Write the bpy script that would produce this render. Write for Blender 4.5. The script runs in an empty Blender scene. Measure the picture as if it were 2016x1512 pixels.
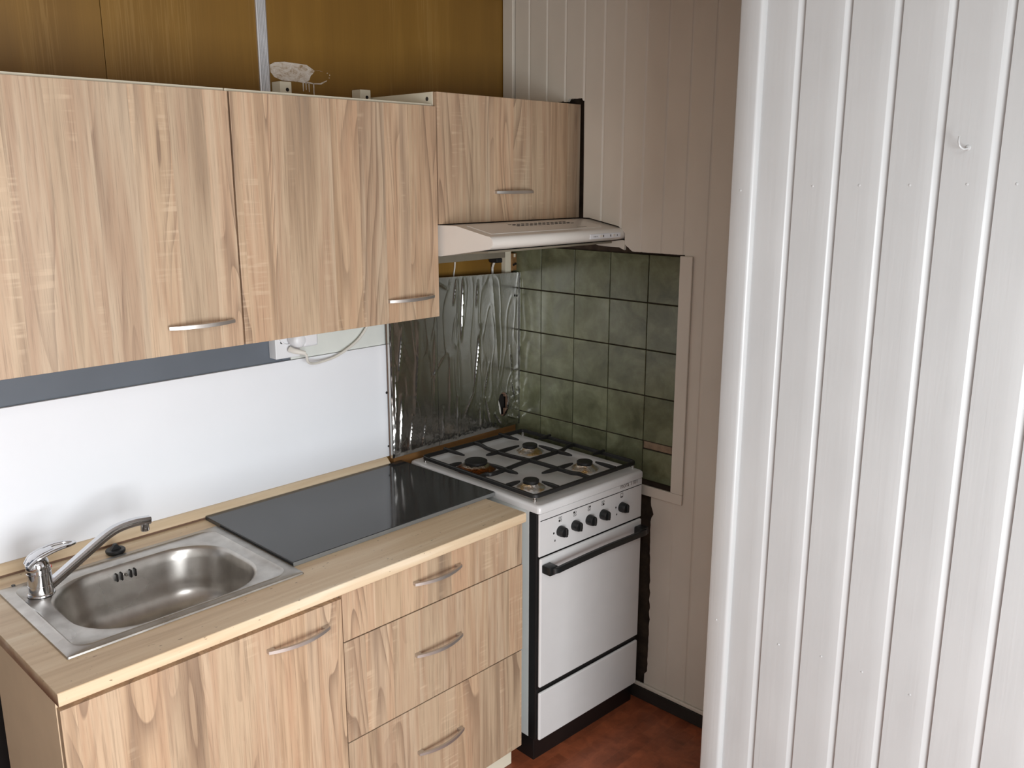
import bpy, bmesh, math, random
from mathutils import Vector, Matrix, noise
random.seed(7)
scn = bpy.context.scene
COL = scn.collection
# ------------------------------------------------------------------ camera
cam_d = bpy.data.cameras.new('camera'); cam = bpy.data.objects.new('camera', cam_d); COL.objects.link(cam)
CAM = Vector((-2.4341, -2.3347, 1.8174)); YAW, PIT, FPX = math.radians(46.0937), math.radians(13.0549), 1756.09
fwd = Vector((math.sin(YAW)*math.cos(PIT), math.cos(YAW)*math.cos(PIT), -math.sin(PIT)))
cam.location = CAM
cam.rotation_euler = fwd.to_track_quat('-Z', 'Y').to_euler()
cam_d.sensor_fit = 'HORIZONTAL'; cam_d.sensor_width = 36.0; cam_d.lens = 36.0*FPX/2016
cam_d.clip_start = 0.02
scn.camera = cam
# ------------------------------------------------------------------ world, daylight, overhead fill, exposure
w = bpy.data.worlds.new('sky'); scn.world = w; w.use_nodes = True
w.node_tree.nodes['Background'].inputs[0].default_value = (0.72, 0.82, 1.0, 1)
w.node_tree.nodes['Background'].inputs[1].default_value = 1.0
RY = -3.6            # rear wall
WIN = dict(x0=-3.0, x1=-1.5, z0=0.2, z1=1.75, y=RY)
FILL = dict(x0=-3.2, x1=-2.0, y0=-3.3, y1=-2.4)      # invented roof window behind the viewer, added for overhead fill light
CEIL = 2.47
ld = bpy.data.lights.new('window_daylight', 'AREA'); ld.shape = 'RECTANGLE'
ld.size = WIN['x1']-WIN['x0']-.1; ld.size_y = WIN['z1']-WIN['z0']-.1
ld.energy = 88; ld.color = (0.93, 0.97, 1.0)
lo = bpy.data.objects.new('window_daylight', ld); COL.objects.link(lo)
lo.location = ((WIN['x0']+WIN['x1'])/2, WIN['y']+.03, (WIN['z0']+WIN['z1'])/2)
lo.rotation_euler = (math.radians(90), 0, 0)      # shines towards +y
ls = bpy.data.lights.new('overhead_fill', 'AREA'); ls.shape = 'RECTANGLE'; ls.size = FILL['x1']-FILL['x0']-.1; ls.size_y = FILL['y1']-FILL['y0']-.1
ls.energy = 26; ls.color = (0.93, 0.97, 1.0)
lso = bpy.data.objects.new('overhead_fill', ls); COL.objects.link(lso)
lso.location = ((FILL['x0']+FILL['x1'])/2, (FILL['y0']+FILL['y1'])/2, CEIL+.005)      # added fill light, shines down
vs = scn.view_settings
vs.view_transform = 'Standard'; vs.look = 'None'; vs.gamma = 1.0; vs.use_curve_mapping = False
vs.exposure = 0.12

# ------------------------------------------------------------------ materials
def S(r, g, b):
    f = lambda c: (c/255/12.92) if c/255 <= .04045 else ((c/255+.055)/1.055)**2.4
    return (f(r), f(g), f(b), 1)
class NT:
    def __init__(s, name):
        s.m = bpy.data.materials.new(name); s.m.use_nodes = True
        s.t = s.m.node_tree; s.b = s.t.nodes['Principled BSDF']
    def n(s, typ, **kw):
        nd = s.t.nodes.new(typ)
        for k, v in kw.items():
            if k.startswith('i_'):
                key = k[2:]; key = int(key) if key.isdigit() else key
                nd.inputs[key].default_value = v
            else: setattr(nd, k, v)
        return nd
    def l(s, a, b): s.t.links.new(a, b)
    def coords(s, scale=(1, 1, 1), rnd=False, loc=(0, 0, 0)):
        tc = s.n('ShaderNodeTexCoord'); mp = s.n('ShaderNodeMapping')
        mp.inputs['Scale'].default_value = scale; mp.inputs['Location'].default_value = loc
        src = tc.outputs['Object']
        if rnd:
            oi = s.n('ShaderNodeObjectInfo'); mu = s.n('ShaderNodeVectorMath', operation='ADD')
            sc = s.n('ShaderNodeMath', operation='MULTIPLY', i_1=23.0)
            s.l(oi.outputs['Random'], sc.inputs[0]); s.l(src, mu.inputs[0]); s.l(sc.outputs[0], mu.inputs[1]); src = mu.outputs[0]
        s.l(src, mp.inputs['Vector']); return mp.outputs['Vector']
    def noise(s, vec, scale=1, detail=3, rough=.5, dist=0):
        nd = s.n('ShaderNodeTexNoise'); nd.inputs['Scale'].default_value = scale
        nd.inputs['Detail'].default_value = detail; nd.inputs['Roughness'].default_value = rough
        nd.inputs['Distortion'].default_value = dist
        s.l(vec, nd.inputs['Vector']); return nd.outputs['Fac']
    def mapv(s, vec, scale, loc=(0, 0, 0)):
        m = s.n('ShaderNodeMapping'); m.inputs['Scale'].default_value = scale; m.inputs['Location'].default_value = loc
        s.l(vec, m.inputs['Vector']); return m.outputs[0]
    def ramp(s, fac, stops):
        r = s.n('ShaderNodeValToRGB'); e = r.color_ramp.elements
        while len(e) > 1: e.remove(e[-1])
        e[0].position, e[0].color = stops[0]
        for p, c in stops[1:]:
            x = e.new(p); x.color = c
        s.l(fac, r.inputs['Fac']); return r.outputs['Color']
    def mix(s, fac, a, b, mode='MIX'):
        m = s.n('ShaderNodeMix', data_type='RGBA', blend_type=mode)
        for v, i in ((fac, 0), (a, 6), (b, 7)):
            if hasattr(v, 'links'): s.l(v, m.inputs[i])
            else: m.inputs[i].default_value = v
        return m.outputs[2]
    def math(s, op, a, b=0.0, clamp=False):
        m = s.n('ShaderNodeMath', operation=op); m.use_clamp = clamp
        for v, i in ((a, 0), (b, 1)):
            if hasattr(v, 'links'): s.l(v, m.inputs[i])
            else: m.inputs[i].default_value = v
        return m.outputs[0]
    def bump(s, h, strength=.2, dist=.01):
        b = s.n('ShaderNodeBump'); b.inputs['Strength'].default_value = strength; b.inputs['Distance'].default_value = dist
        s.l(h, b.inputs['Height']); s.l(b.outputs[0], s.b.inputs['Normal'])
    def set(s, col=None, rough=.5, metal=0, spec=None, coat=0):
        if col is not None:
            if hasattr(col, 'links'): s.l(col, s.b.inputs['Base Color'])
            else: s.b.inputs['Base Color'].default_value = col
        if hasattr(rough, 'links'): s.l(rough, s.b.inputs['Roughness'])
        else: s.b.inputs['Roughness'].default_value = rough
        s.b.inputs['Metallic'].default_value = metal
        if spec is not None: s.b.inputs['Specular IOR Level'].default_value = spec
        if coat: s.b.inputs['Coat Weight'].default_value = coat; s.b.inputs['Coat Roughness'].default_value = .1
        return s.m
def plain(name, col, rough=.5, metal=0, var=.06, scale=14, **kw):
    t = NT(name); f = t.noise(t.coords(), scale, 4)
    a = tuple(c*(1-var) for c in col[:3])+(1,); b = tuple(min(1, c*(1+var)) for c in col[:3])+(1,)
    return t.set(t.ramp(f, [(.3, a), (.7, b)]), rough, metal, **kw)

def make_oak(name):
    t = NT(name)
    v0 = t.coords((1, 1, 1), rnd=True)
    sp = t.n('ShaderNodeSeparateXYZ'); t.l(v0, sp.inputs[0])
    # veneer strips: every strip shifts the figure along the grain
    wob = t.noise(t.mapv(v0, (0, 0, 1.1)), 1, 1)
    idx = t.math('FLOOR', t.math('ADD', t.math('MULTIPLY', sp.outputs['X'], 11.5), t.math('MULTIPLY', wob, .35)))
    wn = t.n('ShaderNodeTexWhiteNoise', noise_dimensions='1D'); t.l(idx, wn.inputs['W'])
    cb = t.n('ShaderNodeCombineXYZ'); t.l(t.math('MULTIPLY', wn.outputs['Value'], 31.0), cb.inputs['Z']); t.l(t.math('MULTIPLY', wn.outputs['Value'], 7.0), cb.inputs['X'])
    ad = t.n('ShaderNodeVectorMath', operation='ADD'); t.l(v0, ad.inputs[0]); t.l(cb.outputs[0], ad.inputs[1]); v = ad.outputs[0]
    band = t.noise(t.mapv(v, (13, 13, .6)), 1, 3, .6, .3)
    col = t.ramp(band, [(.25, S(142, 122, 102)), (.36, S(170, 144, 117)), (.45, S(194, 169, 140)), (.53, S(182, 152, 124)), (.61, S(198, 174, 146)), (.76, S(152, 130, 109))])
    # tone of the strip, some greyer, some pinker
    tone = t.ramp(wn.outputs['Value'], [(0, (.86, .87, .88, 1)), (.3, (1, 1, 1, 1)), (.55, (1.03, .98, .95, 1)), (.8, (.97, .96, .94, 1)), (1, (.90, .91, .93, 1))])
    col = t.mix(1.0, col, tone, 'MULTIPLY')
    # contour lines of a stretched noise field: cathedral figure with a hard dark front that fades
    fld = t.noise(t.mapv(v, (8, 8, .95)), 1, 1, .4, .4)
    saw = t.math('FRACT', t.math('MULTIPLY', fld, 15.0))
    ring = t.ramp(saw, [(0, (.0, .0, .0, 1)), (.03, (1, 1, 1, 1)), (.25, (.45, .45, .45, 1)), (.6, (0, 0, 0, 1)), (1, (0, 0, 0, 1))])
    msk = t.ramp(t.noise(t.mapv(v, (9, 9, 1.1), (9, 2, 4)), 1, 1), [(.47, (0, 0, 0, 1)), (.60, (1, 1, 1, 1))])
    col = t.mix(t.math('MULTIPLY', t.math('MULTIPLY', ring, msk), .75), col, S(128, 104, 84))
    # pale saw marks across the grain
    sw = t.ramp(t.noise(t.mapv(v, (9, 9, 115), (0, 3, 0)), 1, 1), [(.55, (0, 0, 0, 1)), (.68, (1, 1, 1, 1))])
    sm = t.ramp(t.noise(t.mapv(v, (15, 15, 2.2), (5, 5, 5)), 1, 1), [(.56, (0, 0, 0, 1)), (.68, (1, 1, 1, 1))])
    col = t.mix(t.math('MULTIPLY', t.math('MULTIPLY', sw, sm), .42), col, S(214, 190, 160))
    # pores
    fine = t.noise(t.mapv(v, (340, 340, 8)), 1, 3, .6)
    col = t.mix(1.0, col, t.ramp(fine, [(.3, (.76, .75, .74, 1)), (.48, (1, 1, 1, 1)), (.8, (1.06, 1.06, 1.06, 1))]), 'MULTIPLY')
    t.bump(fine, .07, .002)
    return t.set(col, .45)
M = {}
M['oak'] = make_oak('sonoma_oak')
M['oak_edge'] = plain('oak_edge', S(120, 92, 74), .6)
def mk():
    # worktop laminate: travertine streaks along x with dark specks
    t = NT('worktop_laminate'); v = t.coords((1.3, 22, 22)); a = t.noise(v, 1, 5, .6, .4)
    col = t.ramp(a, [(.3, S(196, 168, 134)), (.45, S(213, 187, 153)), (.6, S(222, 200, 168)), (.75, S(236, 220, 194))])
    sp = t.noise(t.coords((60, 150, 150)), 1, 2, .5)
    col = t.mix(t.ramp(sp, [(.70, (0, 0, 0, 1)), (.76, (.75, .75, .75, 1))]), col, S(96, 68, 48))
    M['worktop'] = t.set(col, .38)
    t = NT('upstand_laminate'); a = t.noise(t.coords((2, 25, 25)), 1, 4, .6)
    M['upstand'] = t.set(t.ramp(a, [(.3, S(206, 180, 146)), (.7, S(228, 208, 178))]), .4)
    # brown fibreboard with printed grain
    t = NT('brown_hardboard'); v = t.coords((9, 1, .8), rnd=True); a = t.noise(v, 1, 3, .5, .6)
    col = t.ramp(a, [(.3, S(118, 84, 28)), (.55, S(126, 91, 32)), (.75, S(138, 102, 42))])
    f = t.noise(t.coords((260, 1, 5)), 1, 2)
    m1 = t.ramp(t.noise(t.coords((7.5, 1, .25), loc=(.4, 0, 0)), 1, 1), [(.57, (0, 0, 0, 1)), (.63, (1, 1, 1, 1))])
    g = t.ramp(t.noise(t.coords((150, 1, 3.5)), 1, 2, .5, 1.2), [(.5, (0, 0, 0, 1)), (.6, (1, 1, 1, 1))])
    col = t.mix(t.math('MULTIPLY', t.math('MULTIPLY', m1, g), .3), col, S(158, 124, 70))
    col = t.mix(1.0, col, t.ramp(f, [(.3, (.95, .95, .95, 1)), (.7, (1.03, 1.03, 1.03, 1))]), 'MULTIPLY')
    M['brown'] = t.set(col, .5)
    # painted planks
    def paint(name, c, rough, bs):
        t = NT(name); g = t.noise(t.coords((1, 90, 3.2), rnd=True), 1, 4, .6, .5)
        k = t.noise(t.coords((9, 9, 5), rnd=True), 1, 2)
        c2 = tuple(x*.94 for x in c[:3])+(1,)
        t.bump(t.math('ADD', t.math('MULTIPLY', g, .5), k), bs, .003)
        return t.set(t.ramp(k, [(.3, c2), (.7, c)]), rough)
    M['plank_white'] = paint('partition_paint', S(188, 189, 188), .3, .25)
    M['plank_wall'] = paint('wall_plank_paint', S(212, 203, 189), .5, .12)
    M['tile'] = None
    t = NT('green_tile'); a = t.noise(t.coords((1, 9, 9), rnd=True), 1, 5, .6, .5); b = t.noise(t.coords((1, 40, 40), rnd=True), 1, 3)
    col = t.ramp(a, [(.32, S(86, 87, 64)), (.5, S(106, 108, 82)), (.66, S(124, 126, 98))])
    col = t.mix(1.0, col, t.ramp(b, [(.3, (.9, .9, .9, 1)), (.7, (1.06, 1.06, 1.06, 1))]), 'MULTIPLY')
    M['tile'] = t.set(col, .22)
    t = NT('mortar'); a = t.noise(t.coords((1, 14, 14)), 1, 5, .65)
    M['mortar'] = t.set(t.ramp(a, [(.3, S(46, 36, 28)), (.7, S(82, 66, 52))]), .9)
    t = NT('mortar_patch'); a = t.noise(t.coords((1, 25, 25)), 1, 5, .65)
    M['mortar_patch'] = t.set(t.ramp(a, [(.3, S(112, 92, 74)), (.7, S(150, 128, 104))]), .9)
    # lino floor printed with small blocks
    t = NT('lino'); v = t.coords((1, 1, 1))
    br = t.n('ShaderNodeTexBrick'); br.offset = .5; br.inputs['Scale'].default_value = 1.0
    br.inputs['Brick Width'].default_value = .11; br.inputs['Row Height'].default_value = .045; br.inputs['Mortar Size'].default_value = .0009; br.inputs['Mortar Smooth'].default_value = .8
    br.inputs['Color1'].default_value = S(156, 86, 56); br.inputs['Color2'].default_value = S(136, 74, 48); br.inputs['Mortar'].default_value = S(152, 92, 62)
    wv = t.n('ShaderNodeVectorMath', operation='ADD'); nz = t.n('ShaderNodeTexNoise'); nz.inputs['Scale'].default_value = 30
    sc = t.n('ShaderNodeVectorMath', operation='SCALE'); sc.inputs['Scale'].default_value = .006
    t.l(v, nz.inputs['Vector']); t.l(nz.outputs['Color'], sc.inputs[0]); t.l(v, wv.inputs[0]); t.l(sc.outputs[0], wv.inputs[1])
    t.l(wv.outputs[0], br.inputs['Vector']); a = t.noise(t.coords((20, 20, 1)), 1, 5, .65, .6)
    col = t.mix(1.0, br.outputs['Color'], t.ramp(a, [(.3, (.66, .66, .66, 1)), (.7, (1.25, 1.2, 1.15, 1))]), 'MULTIPLY')
    M['floor'] = t.set(col, .38)
    # grey slate-coloured cover plate
    t = NT('cover_plate_grey'); a = t.noise(t.coords((6, 6, 6)), 1, 4)
    M['cover'] = t.set(t.ramp(a, [(.3, S(54, 55, 56)), (.7, S(62, 63, 64))]), t.ramp(a, [(.3, (.07, .07, .07, 1)), (.7, (.12, .12, .12, 1))]), .15)
    # stainless steel
    t = NT('stainless'); a = t.noise(t.coords((5, 5, 5)), 1, 4); b = t.noise(t.coords((25, 25, 25)), 1, 4)
    M['steel'] = t.set(t.ramp(b, [(.3, S(176, 171, 165)), (.7, S(198, 194, 188))]), t.ramp(a, [(.3, (.24, .24, .24, 1)), (.7, (.38, .38, .38, 1))]), 1)
    M['chrome'] = plain('chrome', S(206, 206, 208), .07, 1, .02)
    M['nickel'] = plain('brushed_nickel', S(196, 189, 182), .40, .8, .03)
    t = NT('aluminium_foil'); a = t.noise(t.coords((30, 30, 30)), 1, 5, .65); b = t.noise(t.coords((150, 150, 150)), 1, 3)
    t.bump(t.math('ADD', a, t.math('MULTIPLY', b, .25)), .12, .003)
    M['foil'] = t.set(S(206, 204, 200), .21, 1)
    t = NT('burner_foil'); b = t.noise(t.coords((90, 90, 60)), 1, 3)
    t.bump(b, .9, .006); c = t.noise(t.coords((30, 30, 30)), 1, 3)
    M['foil2'] = t.set(t.ramp(c, [(.42, S(226, 226, 224)), (.62, S(200, 168, 116))]), .3, .85)
    t = NT('scorched_foil'); t.bump(t.noise(t.coords((90, 90, 60)), 1, 3), .8, .006)
    zc = t.n('ShaderNodeTexCoord'); sx = t.n('ShaderNodeSeparateXYZ'); t.l(zc.outputs['Object'], sx.inputs[0])
    M['foil3'] = t.set(t.ramp(t.math('ADD', t.math('MULTIPLY', t.math('SUBTRACT', sx.outputs['Z'], .862), 60), t.math('MULTIPLY', t.noise(t.coords((60, 60, 60)), 1, 2), .4)), [(.0, S(120, 70, 34)), (.55, S(176, 106, 52)), (.8, S(206, 200, 190))]), .2, 1)
mk()
M['cover_edge'] = plain('cover_edge', S(132, 133, 132), .4, .3)
M['white_panel'] = plain('white_panel', S(236, 237, 240), .3, 0, .012, 5)
M['cream'] = plain('cream_melamine', S(226, 218, 196), .45, 0, .03)
M['beige_side'] = plain('beige_melamine', S(214, 190, 158), .5, 0, .03)
M['white'] = plain('white_plastic', S(232, 232, 234), .35, 0, .02)
M['hood'] = plain('hood_enamel', S(228, 222, 213), .28, 0, .02)
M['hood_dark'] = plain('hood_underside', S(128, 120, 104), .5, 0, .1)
M['enamel'] = plain('white_enamel', S(214, 212, 210), .22, 0, .015)
M['enamel_side'] = plain('side_enamel', S(205, 208, 204), .3, 0, .02)
M['black'] = plain('black_enamel', S(22, 21, 21), .35, 0, .1)
M['iron'] = plain('cast_iron', S(26, 25, 24), .5, 0, .15, 60)
M['knob'] = plain('knob_plastic', S(25, 27, 27), .4, 0, .1)
M['print'] = plain('print_black', S(24, 20, 18), .5)
M['print_grey'] = plain('print_grey', S(112, 102, 94), .5)
M['dark'] = plain('dark_void', S(30, 24, 20), .9)
M['skirting'] = plain('dark_skirting', S(38, 33, 29), .6, 0, .15)
M['grey_paint'] = plain('grey_wall_paint', S(98, 104, 112), .6, 0, .06, 6)
M['pale_paint'] = plain('pale_wall_paint', S(220, 223, 217), .6, 0, .05, 8)
M['batten'] = plain('brown_batten', S(128, 90, 48), .6, 0, .1)
M['alu'] = plain('aluminium_strip', S(200, 200, 202), .32, .6, .03)
M['rubber'] = plain('black_rubber', S(24, 24, 25), .45)
M['cord'] = plain('cord_beige', S(224, 219, 210), .5)
M['rust'] = plain('rusty_plate', S(150, 112, 70), .6, .3, .35, 60)
M['screw'] = plain('screw_steel', S(96, 94, 92), .4, .8)
M['red'] = plain('red_dot', S(190, 40, 44), .4)
t = NT('paint_smear'); a = t.noise(t.coords((38, 1, 75)), 1, 5, .7, 1.0)
M['paint_smear'] = t.set(t.ramp(a, [(.34, S(150, 124, 92)), (.46, S(196, 182, 166)), (.65, S(214, 206, 196))]), .6)
M['room'] = plain('room_wall', S(188, 188, 185), .7)
M['ceiling'] = plain('ceiling_paint', S(190, 188, 184), .7)
M['frame'] = plain('window_paint', S(235, 235, 235), .4)
g = NT('window_glass'); g.set((1, 1, 1, 1), .02); g.b.inputs['Transmission Weight'].default_value = 1; M['glass'] = g.m

# ------------------------------------------------------------------ mesh helpers
def bm_box(bm, x0, x1, y0, y1, z0, z1, mat=None):
    vs = [bm.verts.new(p) for p in ((x0, y0, z0), (x1, y0, z0), (x1, y1, z0), (x0, y1, z0), (x0, y0, z1), (x1, y0, z1), (x1, y1, z1), (x0, y1, z1))]
    for f in ((0, 3, 2, 1), (4, 5, 6, 7), (0, 1, 5, 4), (1, 2, 6, 5), (2, 3, 7, 6), (3, 0, 4, 7)): bm.faces.new([vs[i] for i in f])
    return vs
def box(x0, x1, y0, y1, z0, z1, bev=0.0, seg=2):
    bm = bmesh.new(); bm_box(bm, min(x0, x1), max(x0, x1), min(y0, y1), max(y0, y1), min(z0, z1), max(z0, z1))
    if bev: bmesh.ops.bevel(bm, geom=bm.edges[:], offset=bev, segments=seg, affect='EDGES', profile=.5)
    return bm
def boxes(lst, bev=0.0):
    bm = bmesh.new()
    for b in lst: bm_box(bm, *b)
    if bev: bmesh.ops.bevel(bm, geom=bm.edges[:], offset=bev, segments=2, affect='EDGES', profile=.5)
    return bm
def extrude_poly(pts, axis, a, b):
    """closed polygon pts (2D) extruded along axis from a to b; axis 'x': pts=(y,z), 'y': (x,z), 'z': (x,y)"""
    bm = bmesh.new()
    P = {'x': lambda p, t: (t, p[0], p[1]), 'y': lambda p, t: (p[0], t, p[1]), 'z': lambda p, t: (p[0], p[1], t)}[axis]
    A = [bm.verts.new(P(p, a)) for p in pts]; B = [bm.verts.new(P(p, b)) for p in pts]
    n = len(pts)
    bm.faces.new(A); bm.faces.new(B[::-1])
    for i in range(n): bm.faces.new((A[i], B[i], B[(i+1) % n], A[(i+1) % n]))
    bmesh.ops.recalc_face_normals(bm, faces=bm.faces[:]); return bm
def lathe(prof, c=(0, 0, 0), n=32, axis='z', sx=1.0, sy=1.0):
    bm = bmesh.new(); rings = []
    for r, h in prof:
        if r < 1e-6:
            rings.append([bm.verts.new((0, 0, h))])
        else: rings.append([bm.verts.new((r*sx*math.cos(2*math.pi*i/n), r*sy*math.sin(2*math.pi*i/n), h)) for i in range(n)])
    for R0, R1 in zip(rings, rings[1:]):
        for i in range(n):
            j = (i+1) % n
            if len(R0) == 1 and len(R1) == 1: continue
            if len(R0) == 1: bm.faces.new((R0[0], R1[i], R1[j]))
            elif len(R1) == 1: bm.faces.new((R0[i], R0[j], R1[0]))
            else: bm.faces.new((R0[i], R0[j], R1[j], R1[i]))
    m = Matrix.Identity(4)
    if axis == 'y': m = Matrix.Rotation(math.radians(90), 4, 'X')    # +h -> -y
    if axis == '-x': m = Matrix.Rotation(math.radians(-90), 4, 'Y')  # +h -> -x
    if axis == 'x': m = Matrix.Rotation(math.radians(90), 4, 'Y')
    bm.transform(Matrix.Translation(c) @ m)
    bmesh.ops.recalc_face_normals(bm, faces=bm.faces[:]); return bm
def spline(pts, n=8):
    out = []; P = [Vector(p) for p in pts]; P = [P[0]*2-P[1]]+P+[P[-1]*2-P[-2]]
    for i in range(1, len(P)-2):
        for k in range(n):
            t = k/n; a, b, c, d = P[i-1], P[i], P[i+1], P[i+2]
            out.append(.5*((2*b)+(c-a)*t+(2*a-5*b+4*c-d)*t*t+(3*b-a-3*c+d)*t*t*t))
    out.append(P[-2]); return out
def sweep(path, sec, up=Vector((0, 0, 1)), radii=None, bm=None):
    """sweep a closed 2D section (u,v) along path; v follows `up`"""
    bm = bm or bmesh.new(); rings = []; path = [Vector(p) for p in path]
    for i, p in enumerate(path):
        t = (path[min(i+1, len(path)-1)]-path[max(i-1, 0)]).normalized()
        s = t.cross(up)
        if s.length < 1e-4: s = t.cross(Vector((0, 1, 0)))
        s.normalize(); v = s.cross(t).normalized(); k = radii[i] if radii else 1
        rings.append([bm.verts.new(p+s*a*k+v*b*k) for a, b in sec])
    n = len(sec)
    for R0, R1 in zip(rings, rings[1:]):
        for i in range(n): bm.faces.new((R0[i], R0[(i+1) % n], R1[(i+1) % n], R1[i]))
    bm.faces.new(rings[0][::-1]); bm.faces.new(rings[-1])
    bmesh.ops.recalc_face_normals(bm, faces=bm.faces[:]); return bm
def circ(r, n=10, ry=None): return [(r*math.cos(2*math.pi*i/n), (ry or r)*math.sin(2*math.pi*i/n)) for i in range(n)]
def tube(pts, r, n=8, sp=6): return sweep(spline(pts, sp) if sp else pts, circ(r, n))
def rrect(x0, x1, y0, y1, r, n=6):
    r = min(r, (x1-x0)/2-1e-4, (y1-y0)/2-1e-4); out = []
    for cx, cy, a0 in ((x1-r, y1-r, 0), (x0+r, y1-r, 90), (x0+r, y0+r, 180), (x1-r, y0+r, 270)):
        for k in range(n+1):
            a = math.radians(a0+90*k/n); out.append((cx+r*math.cos(a), cy+r*math.sin(a)))
    return out
def loft(rings, cap0=False, cap1=False):
    bm = bmesh.new(); R = [[bm.verts.new(p) for p in r] for r in rings]; n = len(R[0])
    for A, B in zip(R, R[1:]):
        for i in range(n): bm.faces.new((A[i], A[(i+1) % n], B[(i+1) % n], B[i]))
    if cap0: bm.faces.new(R[0][::-1])
    if cap1: bm.faces.new(R[-1])
    bmesh.ops.recalc_face_normals(bm, faces=bm.faces[:]); return bm
def merge(*bms):
    out = bmesh.new()
    for b in bms:
        me = bpy.data.meshes.new('tmp'); b.to_mesh(me); out.from_mesh(me); bpy.data.meshes.remove(me); b.free()
    return out
ORG = {}
def mesh_obj(name, bm, mat, smooth=False, org=(0, 0, 0)):
    if any(org): bm.transform(Matrix.Translation(-Vector(org)))
    me = bpy.data.meshes.new(name); bm.to_mesh(me); bm.free()
    me.materials.append(M[mat] if isinstance(mat, str) else mat)
    o = bpy.data.objects.new(name, me); COL.objects.link(o)
    if smooth:
        me.shade_smooth()
        try: me.set_sharp_from_angle(angle=math.radians(50 if smooth == 'w' else 38))
        except Exception: pass
        if smooth == 'w':
            wn = o.modifiers.new('weighted_normals', 'WEIGHTED_NORMAL'); wn.weight = 100; wn.keep_sharp = True
    return o
def part(name, bm, mat, parent, smooth=False, label=None, kind=None):
    org = ORG.get(parent.name, (0, 0, 0))
    o = mesh_obj(name, bm, mat, smooth, org); o.parent = parent; ORG[o.name] = org
    if label: o['label'] = label
    if kind: o['kind'] = kind
    return o
def thing(name, label, cat, loc=(0, 0, 0), rotz=0, group=None, local=False):
    o = bpy.data.objects.new(name, None); COL.objects.link(o); o.empty_display_size = .05
    o.location = loc; o.rotation_euler = (0, 0, rotz); o['label'] = label; o['category'] = cat
    if group: o['group'] = group
    ORG[o.name] = (0, 0, 0) if local else tuple(loc)
    return o
def single(name, bm, mat, label, cat, smooth=False, loc=None, group=None):
    vs_ = [v.co for v in bm.verts]
    if loc is None:
        loc = (sum(v.x for v in vs_)/len(vs_), sum(v.y for v in vs_)/len(vs_), min(v.z for v in vs_))
    o = mesh_obj(name, bm, mat, smooth, loc); o.location = loc; o['label'] = label; o['category'] = cat; ORG[o.name] = tuple(loc)
    if group: o['group'] = group
    return o
def struct(name, bm, mat, label=None, smooth=False):
    o = mesh_obj(name, bm, mat, smooth); o['kind'] = 'structure'; ORG[o.name] = (0, 0, 0)
    o['label'] = label or name.replace('_', ' '); o['category'] = name.split('_')[0]
    return o

XPL = -.05                     # face of the plank cladding on the right wall
# ------------------------------------------------------------------ structure
floor = struct('floor', box(-4.0, .12, RY-.1, .12, -.08, 0), 'floor', 'reddish brown linoleum floor with a small block pattern')
ceiling = struct('ceiling', boxes([(-4.0, .12, RY-.1, FILL['y0'], CEIL, CEIL+.08), (-4.0, .12, FILL['y1'], .12, CEIL, CEIL+.08), (-4.0, FILL['x0'], FILL['y0'], FILL['y1'], CEIL, CEIL+.08), (FILL['x1'], .12, FILL['y0'], FILL['y1'], CEIL, CEIL+.08)]), 'ceiling', 'plain white ceiling of the kitchen')
wall_left = struct('wall_left', box(-4.0, -3.9, RY, .02, 0, CEIL), 'room', 'plain pale wall at the far left')
bm = boxes([(-4.0, WIN['x0'], RY-.1, RY, 0, CEIL), (WIN['x1'], .1, RY-.1, RY, 0, CEIL),
            (WIN['x0'], WIN['x1'], RY-.1, RY, 0, WIN['z0']), (WIN['x0'], WIN['x1'], RY-.1, RY, WIN['z1'], CEIL)])
wall_rear = struct('wall_rear', bm, 'room', 'pale wall with the window behind the viewer')
xm = (WIN['x0']+WIN['x1'])/2
win = struct('window_1', boxes([(WIN['x0'], WIN['x0']+.05, RY-.08, RY-.02, WIN['z0'], WIN['z1']), (WIN['x1']-.05, WIN['x1'], RY-.08, RY-.02, WIN['z0'], WIN['z1']),
             (WIN['x0']+.05, WIN['x1']-.05, RY-.08, RY-.02, WIN['z0'], WIN['z0']+.05), (WIN['x0']+.05, WIN['x1']-.05, RY-.08, RY-.02, WIN['z1']-.05, WIN['z1']),
             (xm-.03, xm+.03, RY-.08, RY-.02, WIN['z0']+.05, WIN['z1']-.05)], .004), 'frame', 'white framed window behind the viewer')
part('pane', box(WIN['x0']+.05, xm-.03, RY-.052, RY-.047, WIN['z0']+.05, WIN['z1']-.05), 'glass', win)
part('pane', box(xm+.03, WIN['x1']-.05, RY-.052, RY-.047, WIN['z0']+.05, WIN['z1']-.05), 'glass', win)

win_fill = struct('window_fill', boxes([(FILL['x0'], FILL['x0']+.05, FILL['y0'], FILL['y1'], CEIL+.02, CEIL+.08), (FILL['x1']-.05, FILL['x1'], FILL['y0'], FILL['y1'], CEIL+.02, CEIL+.08), (FILL['x0']+.05, FILL['x1']-.05, FILL['y0'], FILL['y0']+.05, CEIL+.02, CEIL+.08), (FILL['x0']+.05, FILL['x1']-.05, FILL['y1']-.05, FILL['y1'], CEIL+.02, CEIL+.08)], .003), 'frame', 'white framed roof window added above the viewer for overhead fill light')  # unseen frame, made up to go with the overhead fill light
part('pane', box(FILL['x0']+.05, FILL['x1']-.05, FILL['y0']+.05, FILL['y1']-.05, CEIL+.04, CEIL+.046), 'glass', win_fill)
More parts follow.
